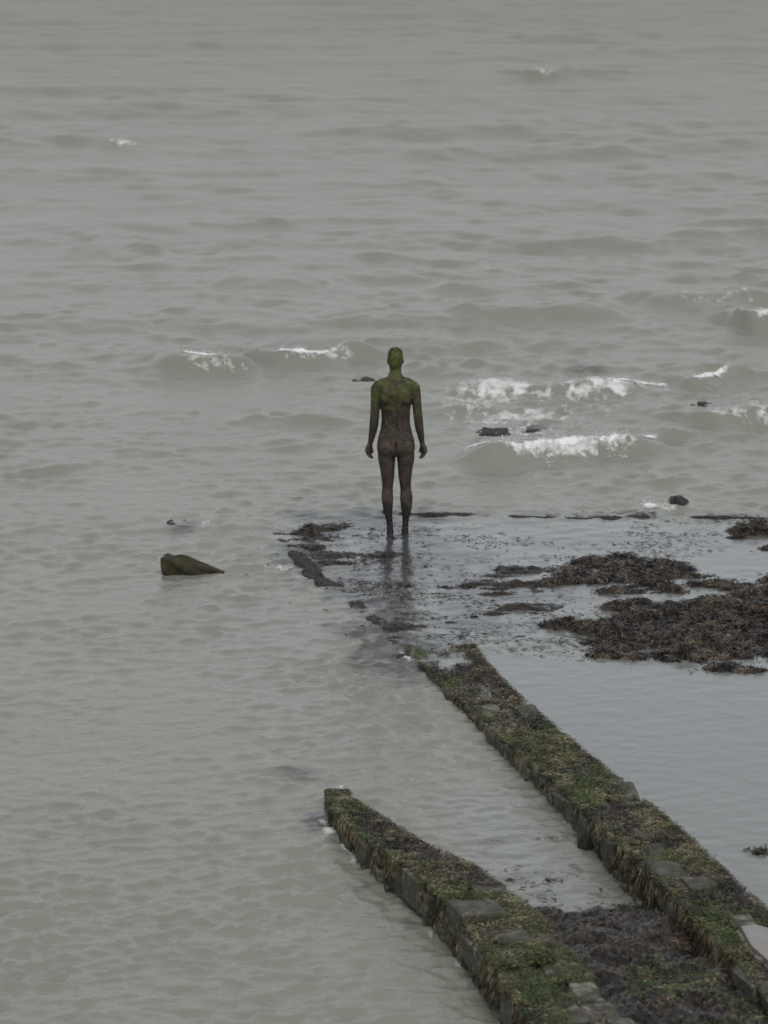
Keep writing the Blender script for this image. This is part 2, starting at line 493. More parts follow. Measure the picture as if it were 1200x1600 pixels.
WEED_AND_REFLECTION = [
    ((-0.535, 44.156), 0.55, 2.2, 0.6), ((0, 41.46), 0.50, 2.6, 0.6), ((0.27, 44.477), 0.8, 1.6, 0.5), ((0.243, 39.832), 0.4, 1.2, 0.6), ((0.995, 40.904), 0.7, 2.0, 0.35),
    ((-0.671, 44.316), 0.40, 1.6, 0.55), ((-0.171, 45.297), 0.45, 0.7, 0.6), ((-0.259, 42.619), 0.35, 1.6, 0.5), ((0.128, 42.032), 0.40, 1.7, 0.55), ((0.061, 40.227), 0.32, 1.2, 0.65),
    ((0.399, 43.84), 0.40, 1.2, 0.45), ((0.651, 42.918), 0.5, 0.8, 0.4), ((-0.545, 33.796), 0.13, 0.7, 0.75), ((-0.722, 34.88), 0.18, 0.6, 0.4), ((-0.196, 31.809), 0.12, 0.4, 0.5),
    ((0.184, 43.221), 0.22, 2.2, 0.45), ((-2.106, 44.867), 0.22, 0.5, 0.6), ((-1.944, 42.708), 0.30, 0.25, 0.55), ((4.069, 51.968), 0.5, 0.6, 0.5), ((2.679, 53.999), 0.4, 1.2, 0.45), ((1.602, 50.611), 0.5, 0.5, 0.5), ((2.762, 45.634), 1.8, 0.3, 0.5),  # first patch paints the statue's dark reflection into the water colour
    ((0.418, 30.031), 0.08, 0.4, 0.45), ((0.19, 30.816), 0.08, 0.4, 0.4),
]
FOAM_LINES = [
    ([(-0.344, 41.18), (0, 39.963), (0.296, 38.812), (0.52, 37.841)], 0.05, 0.30),
    ([(0.52, 37.841), (1.081, 35.291), (1.613, 32.774)], 0.035, 0.22),
    ([(-0.489, 33.512), (-0.2, 32.417), (0.193, 31.222)], 0.06, 0.55),
    ([(0.193, 31.222), (0.635, 29.284), (0.834, 28.294)], 0.045, 0.5),
    ([(0.552, 45.6), (1.388, 45.872), (2.078, 45.769), (2.776, 45.872), (3.197, 45.94)], 0.10, 0.32),
]
sea = link("sea", sea_mesh(), SEA)
tag(sea, "grey-green silty sea with choppy ripples and a calm shallow pool", kind="structure")

# ------------------------------------------------------------------ seaweed fronds
def frond_mesh(name, base, length, width, elev=(-0.1, 0.5), curl=0.9, azim=None, seed=0, down=None):
    """strap-shaped fronds rooted at base (N,3): three curved segments each, tapering to the tip"""
    r = np.random.default_rng(seed)
    n = len(base)
    az = r.uniform(0, 2 * math.pi, n) if azim is None else azim + r.normal(0, 0.5, n)
    el = r.uniform(elev[0], elev[1], n)
    L = length * r.uniform(0.5, 1.4, n); W = width * r.uniform(0.6, 1.5, n)
    P = base.copy().astype(float)
    pts = [P.copy()]
    for s in range(3):
        d = np.stack([np.cos(az) * np.cos(el), np.sin(az) * np.cos(el), np.sin(el)], 1)
        P = P + d * (L / 3)[:, None]
        pts.append(P.copy())
        az = az + r.normal(0, 0.45, n); el = el - curl * r.uniform(0.2, 1.0, n)
    tw = r.uniform(0, 6.28, n) if down is None else np.full(n, 0.0)
    side = np.stack([-np.sin(az), np.cos(az), 0.6 * np.sin(tw)], 1)
    side /= np.linalg.norm(side, axis=1)[:, None]
    V = []
    for s, wf in enumerate((0.5, 1.0, 0.9, 0.25)):
        V.append(pts[s] - side * (W * wf / 2)[:, None]); V.append(pts[s] + side * (W * wf / 2)[:, None])
    V = np.stack(V, 1).reshape(-1, 3)
    b = (np.arange(n) * 8)[:, None]
    F = np.concatenate([np.concatenate([b + 2 * s, b + 2 * s + 1, b + 2 * s + 3, b + 2 * s + 2], 1) for s in range(3)], 0)
    me = mesh_np(name, V, F)
    attr(me, "tint", np.repeat(r.random(n), 8))
    return me


def height_patch(name, poly, hfun, step, mat, frond_n, frond_len, frond_w, label, cat, seed, cut=-0.03, fmat=None, frond_cut=-0.014, top=True):
    """a low mound of weed: lumpy ground where it stands out of the water, and fronds lying all over it"""
    P = np.array(poly)
    x0, y0 = P.min(0); x1, y1 = P.max(0)
    xs = np.arange(x0 - 0.1, x1 + 0.1, step); ys = np.arange(y0 - 0.2, y1 + 0.2, step * 1.6)
    X, Y = np.meshgrid(xs, ys, indexing='ij')
    Z = hfun(X, Y, sdf(poly, X, Y))
    i = np.arange(X.size).reshape(X.shape)
    F = np.stack([i[:-1, :-1], i[1:, :-1], i[1:, 1:], i[:-1, 1:]], -1).reshape(-1, 4)
    keep = (Z.ravel()[F].max(1) > cut)
    F = F[keep]
    used, inv = np.unique(F.ravel(), return_inverse=True)
    V = np.stack([X.ravel(), Y.ravel(), Z.ravel()], 1)[used]
    me = mesh_np(name, V, inv.reshape(-1, 4))
    attr(me, "tint", fbm(V[:, 0] * 9, V[:, 1] * 9, 3, seed) )
    o = link(name, me, mat)
    tag(o, label, cat, kind="stuff")
    r = np.random.default_rng(seed)
    B = np.stack([r.uniform(x0 - 0.1, x1 + 0.1, frond_n * 3), r.uniform(y0 - 0.2, y1 + 0.2, frond_n * 3)], 1)
    hz = hfun(B[:, 0], B[:, 1], sdf(poly, B[:, 0], B[:, 1]))
    ok = hz > frond_cut
    B = np.concatenate([B[ok], hz[ok][:, None]], 1)[:frond_n]
    f = link("fronds", frond_mesh("fronds", B, frond_len, frond_w, seed=seed), fmat or mat, o)
    f["kind"] = "stuff"
    return o


def mound(amp, edge, nscale, bite, seed):
    """weed lying in lumps and strings: noise bites into the outline and leaves wet gaps"""
    def h(x, y, s):
        n = fbm(x * nscale * 0.75, y * nscale * 1.25, 5, seed)
        l = fbm(x * 7, y * 5, 3, seed + 5)
        m = fbm(x * 2.0, y * 4.0, 4, seed + 9)
        body = smooth(-edge * 0.5, edge, s + bite * (n - 0.5) * 1.6 + 0.5 * edge * (m - 0.5))
        return amp * body * (0.30 + 0.8 * l) - 0.036 + 0.05 * (l - 0.5) + 0.16 * (m - 0.45) * smooth(-edge, 0.2, s) - 0.03 * smooth(0.15, -0.25, s)
    return h


height_patch("seaweed_bed", [(1.57, 42.206), (1.936, 43.282), (2.379, 43.591), (3.032, 43.467), (3.265, 43.039), (3.365, 42.471), (2.925, 41.859), (2.222, 41.802), (1.79, 42.09)],
             mound(0.046, 0.6, 1.9, 1.5, 2), 0.022, WRACK, 8000, 0.075, 0.010,
             "smaller dark brown seaweed bed on the flooded shelf right of the statue", "seaweed", 21)
height_patch("seaweed_bed", [(1.588, 40.468), (2.117, 40.959), (2.512, 41.32), (2.894, 41.404), (3.276, 41.888), (3.417, 42.471), (3.899, 42.828), (4.558, 42.918), (4.54, 40.904), (4.154, 38.937),
              (3.55, 38.812), (3.348, 38.516), (2.826, 38.614), (2.369, 38.862), (1.974, 39.265), (1.759, 39.832)],
             mound(0.095, 0.6, 1.7, 1.1, 3), 0.024, WRACK, 22000, 0.085, 0.011,
             "largest heap of brown seaweed at the right edge beyond the pool", "seaweed", 22)
height_patch("seaweed_bed", [(3.674, 44.933), (3.874, 45.297), (4.341, 45.532), (5.016, 45.398), (4.818, 43.529), (4.164, 43.591), (3.893, 43.903), (3.701, 44.412)],
             mound(0.07, 0.6, 1.6, 1.1, 4), 0.026, WRACK, 7000, 0.06, 0.010,
             "far seaweed bed at the right edge near the outer shelf line", "seaweed", 23)
height_patch("seaweed_bed", [(0.225, 42.441), (0.42, 42.589), (0.774, 42.471), (1.219, 42.265), (1.608, 42.382), (1.585, 42.09), (1.084, 41.974), (0.638, 42.003), (0.32, 42.148)],
             mound(0.03, 0.22, 2.5, 0.5, 5), 0.02, DARKWRACK, 2200, 0.06, 0.009,
             "thin dark strip of seaweed just in front of the statue's reflection", "seaweed", 24, frond_cut=-0.012)
height_patch("seaweed_bed", [(0.65, 40.685), (0.87, 40.849), (1.081, 40.631), (1.219, 40.042), (1.033, 39.937), (0.794, 40.148)],
             mound(0.03, 0.25, 2.5, 0.5, 6), 0.02, DARKWRACK, 1200, 0.06, 0.009,
             "small loose seaweed tuft beyond the flooded end of the long wall", "seaweed", 25, frond_cut=-0.012)
height_patch("seaweed_bed", [(-1.093, 44.541), (-0.887, 45.064), (-0.55, 45.398), (0, 45.804), (-0.014, 45.532), (-0.374, 44.933), (-0.537, 44.284), (-0.66, 43.529), (-0.87, 43.467), (-0.97, 44.156)],
             mound(0.035, 0.30, 2.6, 0.8, 7), 0.02, DARKWRACK, 3000, 0.06, 0.009,
             "dark weed fringe on the left corner of the shelf beside the statue", "seaweed", 26, frond_cut=-0.010)
height_patch("seaweed_bed", [(-0.347, 41.517), (-0.278, 41.517), (-0.156, 41.042), (-0.211, 40.849), (-0.325, 41.18)],
             mound(0.07, 0.2, 2.0, 0.2, 8), 0.018, WRACK, 160, 0.07, 0.014,
             "small weedy lump on the shelf edge below left of the statue", "seaweed", 27, frond_cut=-0.012)
height_patch("seaweed_bed", [(2.765, 32.684), (2.928, 32.829), (3.18, 32.829), (3.143, 32.417), (2.848, 32.47)],
             mound(0.06, 0.2, 2.5, 0.4, 9), 0.016, DARKWRACK, 300, 0.10, 0.012,
             "sparse dark weed sticking out of the pool at the right edge", "seaweed", 28, frond_cut=-0.012)

def streaks(x, y, s):
    m = fbm(x * 1.5, y * 3.4, 5, 97); c = fbm(x * 0.6, y * 0.8, 3, 99)
    gap = 0.12 * np.exp(-((x - 0.13) / 0.40) ** 2 - ((y - 42.6) / 2.0) ** 2)      # open water before the statue
    return 0.30 * (m - gap - 0.675 + 0.30 * (c - 0.5)) * smooth(-0.1, 0.3, s) - 0.04 * smooth(0.1, -0.1, s) + 0.02 * (fbm(x * 9, y * 8, 2, 98) - 0.5)


height_patch("seaweed_bed", [(-0.978, 44.541), (-0.821, 45.197), (-0.276, 45.6), (0.823, 45.297), (1.74, 44.156), (1.896, 41.602), (1.53, 40.227), (1.091, 39.832), (0.3, 39.444), (0, 40.227), (-0.38, 41.744), (-0.826, 43.591)],
             streaks, 0.02, DARKWRACK, 5200, 0.06, 0.008,
             "thin dark weed streaks strewn over the flooded shelf in front of the statue", "seaweed", 29, cut=-0.012, frond_cut=-0.008)


# the rim of the rock shelf, mostly just under water, breaking the surface here and there
def shelf_rim():
    pts = [(8.269, 45.532), (5.517, 45.566), (4.134, 45.532), (2.766, 45.701), (1.38, 45.6), (0.276, 45.667), (-0.415, 45.701), (-0.891, 45.264), (-1.069, 44.671), (-0.874, 43.653), (-0.547, 42.382), (-0.325, 41.18), (0, 40.042), (0.239, 39.163)]
    P_ = np.array(pts)
    L_ = np.r_[0, np.cumsum(np.hypot(*np.diff(P_, axis=0).T))]
    t = np.arange(0, L_[-1], 0.03)
    cx = np.interp(t, L_, P_[:, 0]); cy = np.interp(t, L_, P_[:, 1])
    tx = np.gradient(cx); ty = np.gradient(cy); ln = np.hypot(tx, ty)
    wob = 0.22 * (fbm(t * 0.7, t * 0 + 3, 4, 83) - 0.5) * 2
    V = []
    vs = np.linspace(-1, 1, 13)
    for v in vs:
        o = 0.16 * v + wob
        X = cx - ty / ln * o; Y = cy + tx / ln * o
        Z = 0.030 * (1 - v * v) - 0.034 + 0.010 * smooth(9.5, 11.0, t) + 0.075 * (fbm(X * 2.6, Y * 2.6, 4, 85) - 0.47)
        V.append(np.stack([X, Y, Z - 0.06 * v ** 4], 1))
    V = np.stack(V, 1)
    i = np.arange(V.shape[0] * 13).reshape(-1, 13)
    F = np.stack([i[:-1, :-1], i[1:, :-1], i[1:, 1:], i[:-1, 1:]], -1).reshape(-1, 4)
    o = link("rock_shelf", mesh_np("rock_shelf", V.reshape(-1, 3), F), WETROCK)
    tag(o, "dark rim of the flooded rock shelf round the statue", kind="structure")
    Q = V.reshape(-1, 3)
    r = np.random.default_rng(89)
    Q = Q[(Q[:, 2] > -0.016) & (r.random(len(Q)) < 0.55)]
    f = link("fronds", frond_mesh("fronds", Q, 0.06, 0.009, (-0.1, 0.3), 0.5, seed=90), DARKWRACK, o)
    f["kind"] = "stuff"


shelf_rim()

# loose scraps of weed afloat on the shelf
def scraps():
    r = np.random.default_rng(77)
    pts = []
    n = 420000
    x = r.uniform(-1.4, 5.2, n); y = r.uniform(31, 48, n)
    sS = sdf(SHELF, x, y)
    dens = smooth(0.56, 0.68, fbm(x * 1.1, y * 2.2, 5, 51)) * smooth(0.0, 0.4, sS)
    dens += 1.6 * smooth(0.555, 0.61, fbm(x * 1.2, y * 3.2, 5, 55)) * smooth(0.0, 0.3, sS) * smooth(1.6, 0.2, x)
    dens += 0.6 * np.exp(-((x - 0.2) / 0.9) ** 2 - ((y - 43.0) / 1.6) ** 2) * smooth(0.42, 0.62, fbm(x * 2.0, y * 1.8, 3, 53))
    dens += 0.7 * np.exp(-((x - 1.5) / 0.6) ** 2 - ((y - 39.6) / 0.8) ** 2)
    dens += 0.8 * np.exp(-((x - 1.6) / 0.4) ** 2 - ((y - 41.5) / 0.8) ** 2) * 0.4
    # the edge of the shelf, seen as a dark line of weed
    d, _ = line_dist([(0.276, 45.667), (1.38, 45.6), (2.766, 45.701), (4.132, 45.498), (5.513, 45.532)], x, y)
    dens += 2.0 * np.exp(-(d / 0.12) ** 2) * smooth(0.3, 0.6, fbm(x * 1.5, y, 3, 57))
    # between the two walls, in front of the weed
    sB = sdf([(0.697, 32.329), (1.5, 32.506), (1.969, 31.14), (2.156, 30.341), (1.189, 30.816), (0.922, 31.471)], x, y)
    dens += 1.6 * smooth(-0.05, 0.5, sB) * smooth(0.46, 0.66, fbm(x * 4, y * 2.2, 3, 59))
    d, _ = line_dist([(0.506, 32.901), (1.015, 33.011), (1.553, 33.121)], x, y)
    dens += 1.2 * np.exp(-(d / 0.05) ** 2) * smooth(0.4, 0.6, fbm(x * 3, y, 3, 61))
    sP = sdf(POOL, x, y)
    dens *= np.where((sP > 0.2) & (sS < 0.1), 0.0, 1.0)
    keep = r.random(n) < dens * 0.10
    B = np.stack([x[keep], y[keep], r.uniform(-0.004, 0.006, keep.sum())], 1)
    me = frond_mesh("seaweed_scraps", B, 0.075, 0.008, (-0.05, 0.3), 0.5, azim=np.where(np.random.default_rng(8).random(len(B)) < 0.5, 0.0, math.pi), seed=5)
    o = link("seaweed_scraps", me, DARKWRACK)
    tag(o, "dark scraps of seaweed scattered over the flooded shelf around the statue", "seaweed", kind="stuff")


scraps()

# ------------------------------------------------------------------ stone walls
def stone_data(k, r):
    """a rough block, unit size: bevelled box with uneven corners"""
    bm = bmesh.new()
    bmesh.ops.create_cube(bm, size=1.0)
    for v in bm.verts:
        v.co += Vector(r.uniform(-0.09, 0.09, 3))
    bmesh.ops.bevel(bm, geom=list(bm.edges), offset=0.06, segments=1, affect='EDGES', profile=0.6)
    for v in bm.verts:
        v.co += Vector(r.uniform(-0.035, 0.035, 3))
    me = bpy.data.meshes.new("stone_block")
    bm.to_mesh(me); bm.free()
    for pl in me.polygons:
        pl.use_smooth = False
    me.materials.append(STONE)
    return me


_r = np.random.default_rng(5)
STONES = [stone_data(k, _r) for k in range(10)]


def stone_wall(name, left, right, heights, y_far, y_near, label, seed, lift=0.03):
    """left/right: plan edges as (x, y) lists; heights: (y, top height) list"""
    r = np.random.default_rng(seed)
    L = sorted(left, key=lambda q: q[1]); R = sorted(right, key=lambda q: q[1]); Hs = sorted(heights)
    xl = lambda y: np.interp(y, [q[1] for q in L], [q[0] for q in L])
    xr = lambda y: np.interp(y, [q[1] for q in R], [q[0] for q in R])
    hh = lambda y: np.interp(y, [q[0] for q in Hs], [q[1] for q in Hs])
    root = bpy.data.objects.new(name, None)
    col.objects.link(root)
    ym = 0.5 * (y_far + y_near)
    root.location = (float(0.5 * (xl(ym) + xr(ym))), ym, 0)
    tag(root, label, "wall")
    inv = -root.location
    # rubble core, set back behind the faces of the blocks
    ys = np.linspace(y_near + 0.1, y_far - 0.08, 60)
    V = []
    for y in ys:
        a, b, h = xl(y) + 0.05, xr(y) - 0.04, hh(y) - 0.075
        V += [(a, y, -0.5), (a, y, h), (b, y, h), (b, y, -0.5)]
    V = np.array(V) + np.array(inv)
    V[:, :2] += r.normal(0, 0.008, (len(V), 2))
    F = []
    for k in range(len(ys) - 1):
        for q in range(4):
            F.append((4 * k + q, 4 * k + (q + 1) % 4, 4 * k + 4 + (q + 1) % 4, 4 * k + 4 + q))
    e = 4 * (len(ys) - 1)
    F += [(0, 3, 2, 1), (e, e + 1, e + 2, e + 3)]
    link("rubble_core", mesh_np("rubble_core", V, np.array(F), False), RUBBLE, root)
    y = y_far
    slope = math.atan2(xl(y_near) - xl(y_far), y_far - y_near)

    def stone(x, yy, z, sx, sy, sz):
        o = bpy.data.objects.new("stone_block", STONES[r.integers(len(STONES))])
        col.objects.link(o)
        o.parent = root
        o.location = Vector((x, yy, z)) + inv
        o.scale = (sx * (1 if r.random() < .5 else -1), sy, sz)
        o.rotation_euler = (r.normal(0, 0.03), r.normal(0, 0.03), slope + r.normal(0, 0.03))
        return o
    while y > y_near:
        ln = r.uniform(0.26, 0.50)
        yc = y - ln / 2
        a, b, h = xl(yc) + r.uniform(-0.03, 0.035), xr(yc) + r.uniform(-0.035, 0.02), hh(yc)
        w = b - a
        n = 2 if w > 0.3 else 1
        if w > 0.62 or (w > 0.42 and r.random() < 0.4): n = 3
        if yc > 36.2: n = 3                           # the far stretch has sunk in the middle and holds water
        cuts = np.cumsum(np.r_[0, r.uniform(0.7, 1.3, n)]); cuts = a + w * cuts / cuts[-1]
        th = min(0.22, h + 0.12)
        for k in range(n):
            dz = r.normal(0, 0.006 + 0.06 * max(0.0, min(h, 0.35))) - (0.0 if r.random() > 0.14 else 0.045)
            if yc > 36.2 and k == 1: dz = -h - 0.015 + r.normal(0, 0.012)
            if yc > 38.2 and r.random() < 0.35: continue
            jy = r.uniform(-0.07, 0.07)
            stone(0.5 * (cuts[k] + cuts[k + 1]), yc + jy, h - th / 2 + dz, (cuts[k + 1] - cuts[k]) * 1.0, ln * 1.0, th)
        if h > 0.13:                                  # lower course, showing on the seaward face
            z0 = h - th
            l2 = ln / 2
            for q in range(2):
                yy = y - l2 * (q + 0.5) + r.uniform(-0.03, 0.03)
                stone(xl(yy) + 0.12 + r.uniform(-0.015, 0.02), yy, z0 - 0.10, 0.25, l2 * 0.96, 0.20)
                if r.random() < 0.9:
                    stone(xr(yy) - 0.10, yy, z0 - 0.10, 0.20, l2 * 0.96, 0.20)
        y -= ln
    # growth: short green algae on the tops, long weed hanging down the seaward face
    n = int(9000 * (y_far - y_near))
    yy = r.uniform(y_near, y_far, n); u = r.random(n)
    xx = xl(yy) + u * (xr(yy) - xl(yy))
    wet = 1 - 0.88 * smooth(35.8, 36.8, yy) * smooth(0.16, 0.30, u) * smooth(0.86, 0.74, u) * smooth(0.62, 0.45, fbm(xx * 3, yy * 2.5, 3, seed + 20))
    g = fbm(xx * 3.2, yy * 2.2, 4, seed + 2)
    edge = np.maximum(smooth(0.25, 0.0, u), 0.6 * smooth(0.85, 1.0, u))
    keep = r.random(n) < wet * smooth(0.44, 0.62, g + 0.14 * edge + 0.16 * (0.5 - u))
    B = np.stack([xx, yy, hh(yy) + r.uniform(-0.015, 0.028, n)], 1)[keep] + np.array(inv)
    o = link("algae", frond_mesh("algae", B, 0.024, 0.0065, (-0.1, 0.45), 0.5, seed=seed), ALGAE, root)
    o["kind"] = "stuff"
    keep = r.random(n) < wet * 0.8 * smooth(0.42, 0.60, fbm(xx * 2.6, yy * 2.0, 5, seed + 8) + 0.10 * (u - 0.5) + 0.12 * smooth(35.5, 39, yy))
    B = np.stack([xx, yy, hh(yy) + r.uniform(-0.015, 0.024, n)], 1)[keep] + np.array(inv)
    o = link("brown_weed", frond_mesh("brown_weed", B, 0.034, 0.007, (-0.1, 0.35), 0.5, seed=seed + 1), WRACK, root)
    o["kind"] = "stuff"
    keep = r.random(n) < wet * 0.9 * smooth(0.45, 0.62, fbm(xx * 4.2, yy * 2.4, 5, seed + 15))
    B = np.stack([xx, yy, hh(yy) + r.uniform(-0.01, 0.030, n)], 1)[keep] + np.array(inv)
    o = link("dry_weed", frond_mesh("dry_weed", B, 0.026, 0.0065, (-0.1, 0.35), 0.5, seed=seed + 3), HANG, root)
    o["kind"] = "stuff"
    n = int(2600 * (y_far - y_near))
    yy = r.uniform(y_near, y_far, n)
    h = hh(yy)
    zz = h * (1 - r.random(n) ** 1.6 * 0.9) + 0.01
    xx = xl(yy) + 0.012 - 0.02 * r.random(n)
    keep = (fbm(yy * 3.5, zz * 5, 3, seed + 12) > 0.38 + 0.22 * r.random(n)) & (h > 0.04)
    B = np.stack([xx, yy, zz], 1)[keep] + np.array(inv)
    o = link("hanging_weed", frond_mesh("hanging_weed", B, 0.06, 0.006, (-1.55, -0.9), 0.3, azim=math.pi, seed=seed + 2), HANG, root)
    o["kind"] = "stuff"
    return root, xl, xr, hh


far_wall, *_ = stone_wall("stone_wall",
    [(0.169, 39.521), (0.285, 38.937), (0.52, 37.889), (0.787, 36.78), (1.083, 35.353), (1.317, 34.34), (1.535, 33.306), (1.696, 32.417), (1.927, 31.239), (2.15, 30.247), (2.352, 29.211), (2.599, 27.888), (2.963, 26.014)],
    [(0.856, 39.592), (0.976, 38.814), (1.152, 37.76), (1.632, 35.546), (2.06, 33.571), (2.297, 32.497), (2.612, 30.822), (2.781, 30.046), (3.096, 28.592), (3.822, 25.543)],
    [(28, 0.34), (30.5, 0.32), (32, 0.27), (34, 0.18), (36, 0.09), (37.5, 0.045), (38.6, 0.012), (39.4, -0.002), (41, -0.004)],
    39.6, 26.6, "long stone wall running from the statue's shelf to the lower right corner", 31)
near_wall, *_ = stone_wall("stone_wall",
    [(-0.459, 33.95), (-0.41, 33.324), (-0.251, 32.595), (-0.049, 31.946), (0.193, 31.272), (0.423, 30.434), (0.637, 29.401), (0.757, 28.71), (0.91, 27.888), (1.137, 26.014)],
    [(-0.286, 33.873), (-0.128, 33.414), (0.101, 32.743), (0.336, 32.099), (0.654, 31.477), (0.901, 30.775), (1.091, 30.098), (1.271, 29.371), (1.486, 28.218), (1.689, 27.209), (2.04, 25.138)],
    [(28, 0.32), (30, 0.30), (31, 0.27), (32, 0.22), (33, 0.17), (33.7, 0.12), (34.2, 0.06), (35, 0.02)],
    34.25, 26.6, "short crumbling stone wall with its tip broken off in the choppy water", 32)

# weed filling the corner where the two walls meet
PUD = (1.48, 28.262)


def corner(x, y, s):
    n = fbm(x * 2.2, y * 1.3, 4, 14)
    l = fbm(x * 8, y * 5.5, 4, 19) * 0.7 + 0.3 * fbm(x * 2.5, y * 2, 2, 18)
    base = np.interp(y, [29.0, 29.8, 30.8, 31.8, 32.6], [0.27, 0.24, 0.14, 0.03, -0.02])
    return (base + 0.05) * smooth(-0.12, 0.35, s + 0.45 * (n - 0.5)) + 0.20 * (l - 0.5) - 0.045 - 0.07 * np.exp(-((x - PUD[0]) / 0.12) ** 2 - ((y - PUD[1]) / 0.22) ** 2)


CORNER = height_patch("seaweed_bed", [(0.845, 31.878), (1.1, 31.01), (1.418, 30.624), (1.902, 30.816), (2.171, 30.561), (2.356, 29.879), (2.605, 28.994), (3.124, 26.37), (3.153, 25.898), (1.455, 25.898), (1.131, 29.25)],
             corner, 0.018, DARKWRACK, 26000, 0.055, 0.007,
             "dark brown weed filling the corner between the two stone walls", "seaweed", 33, fmat=WRACK)

def corner_algae():
    r = np.random.default_rng(61)
    x = r.uniform(0.9, 3.6, 60000); y = r.uniform(27.5, 32.5, 60000)
    poly = [(1.265, 29.232), (1.988, 29.232), (2.349, 28.644), (3.026, 25.537), (1.409, 25.08)]
    s_ = sdf(poly, x, y)
    keep = (s_ > 0) & (fbm(x * 2.2, y * 1.7, 4, 63) > 0.57)
    x, y, s_ = x[keep], y[keep], s_[keep]
    B = np.stack([x, y, corner(x, y, s_ + 0.3) + 0.01], 1)
    o = link("algae", frond_mesh("algae", B, 0.028, 0.007, (-0.1, 0.5), 0.5, seed=64), ALGAE, CORNER)
    o["kind"] = "stuff"


corner_algae()

# stone stub leaning off the long wall
def lumpy(name, mat, loc, size, seed, sub=3, rough=0.25, shape=None, rz=0.0):
    bm = bmesh.new()
    bmesh.ops.create_icosphere(bm, subdivisions=sub, radius=1.0)
    co = np.array([v.co[:] for v in bm.verts])
    n = fbm(co[:, 0] * 2.1 + co[:, 2] * 1.3 + 5, co[:, 1] * 2.1 - co[:, 2] * 1.5 + 5, 5, seed) - 0.5
    co = np.sign(co) * np.abs(co) ** 0.75
    co *= (1 + rough * 2.2 * n)[:, None]
    if shape: co = shape(co)
    co *= np.array(size)
    for v, c in zip(bm.verts, co):
        v.co = c
    me = bpy.data.meshes.new(name)
    bm.to_mesh(me); bm.free()
    for pl in me.polygons: pl.use_smooth = True
    o = link(name, me, mat, None, loc)
    o.rotation_euler[2] = rz
    return o


def wedge(c):
    # blunt and tall at the left end, running down to a point at the right
    t = np.clip((c[:, 0] + 1) / 2, 0, 1)
    c[:, 2] = c[:, 2] * (1.0 - 0.85 * t) + 0.0
    c[:, 1] = c[:, 1] * (1.0 - 0.75 * t)
    c[:, 0] = c[:, 0] - 0.25 * np.clip(c[:, 2], 0, 1) * 0.6
    return c


x, y = (-1.937, 42.828)
tag(lumpy("rock", MOSSROCK, (x, y, 0.0), (0.29, 0.22, 0.20), 3, 5, 0.22, wedge, -0.1),
    "mossy wedge-shaped rock alone in the water left of the statue", "rock")
x, y = (3.921, 51.881)
tag(lumpy("rock", WETROCK, (x, y, -0.03), (0.16, 0.25, 0.12), 4, 4, 0.5),
    "small dark rock poking from the sea at far right", "rock", "rocks awash offshore")
x, y = (4.225, 51.968)
tag(lumpy("rock", WETROCK, (x, y, -0.085), (0.20, 0.25, 0.09), 8, 4, 0.5),
    "low dark rock just right of the small rock offshore", "rock", "rocks awash offshore")
x, y = (2.659, 53.906)
tag(lumpy("rock", WETROCK, (x, y, -0.09), (0.22, 0.4, 0.12), 5, 4, 0.5),
    "low dark rock among foam streaks, farthest from the shelf", "rock", "rocks awash offshore")
x, y = (1.278, 50.487)
tag(lumpy("rock", WETROCK, (x, y, -0.065), (0.20, 0.3, 0.075), 6, 4, 0.5),
    "flat dark rock awash just left above the breaking wave", "rock", "rocks awash offshore")
x, y = (1.798, 50.777)
tag(lumpy("rock", WETROCK, (x, y, -0.085), (0.17, 0.3, 0.085), 16, 3, 0.2),
    "thin dark rock sliver behind the breaking wave", "rock", "rocks awash offshore")
x, y = (3.236, 46.321)
tag(lumpy("rock", WETROCK, (x, y, -0.08), (0.13, 0.22, 0.13), 7, 4, 0.5),
    "dark rock with a wave splashing on the outer shelf line", "rock")
x, y = (-2.234, 45.131)
tag(lumpy("rock", WETROCK, (x, y, -0.06), (0.11, 0.25, 0.075), 9, 4, 0.5),
    "low dark rock awash behind the mossy wedge rock", "rock")
x, y = (-0.228, 54.046)
tag(lumpy("rock", WETROCK, (x, y, -0.082), (0.18, 0.25, 0.08), 12, 4, 0.5),
    "dark rock awash beside the statue's left shoulder", "rock")
x, y = (1.644, 32.901)
tag(lumpy("stone_stub", WETROCK, (x, y, 0.03), (0.10, 0.22, 0.11), 10, 4, 0.5),
    "dark wet stone lodged against the long wall's left face", "stone")

# ------------------------------------------------------------------ foam of breaking waves
_ico = bmesh.new()
for _c in ((1, 0, 0), (0, 1, 0), (-1, 0, 0), (0, -1, 0), (0, 0, 1), (0, 0, -1)):
    _ico.verts.new(_c)
_ico.verts.ensure_lookup_table()
for _q in ((0, 1, 4), (1, 2, 4), (2, 3, 4), (3, 0, 4), (1, 0, 5), (2, 1, 5), (3, 2, 5), (0, 3, 5)):
    _ico.faces.new([_ico.verts[_k] for _k in _q])
_ico.verts.index_update()
ICO_V = np.array([v.co[:] for v in _ico.verts]); ICO_F = np.array([[v.index for v in f.verts] for f in _ico.faces])
_ico.free()


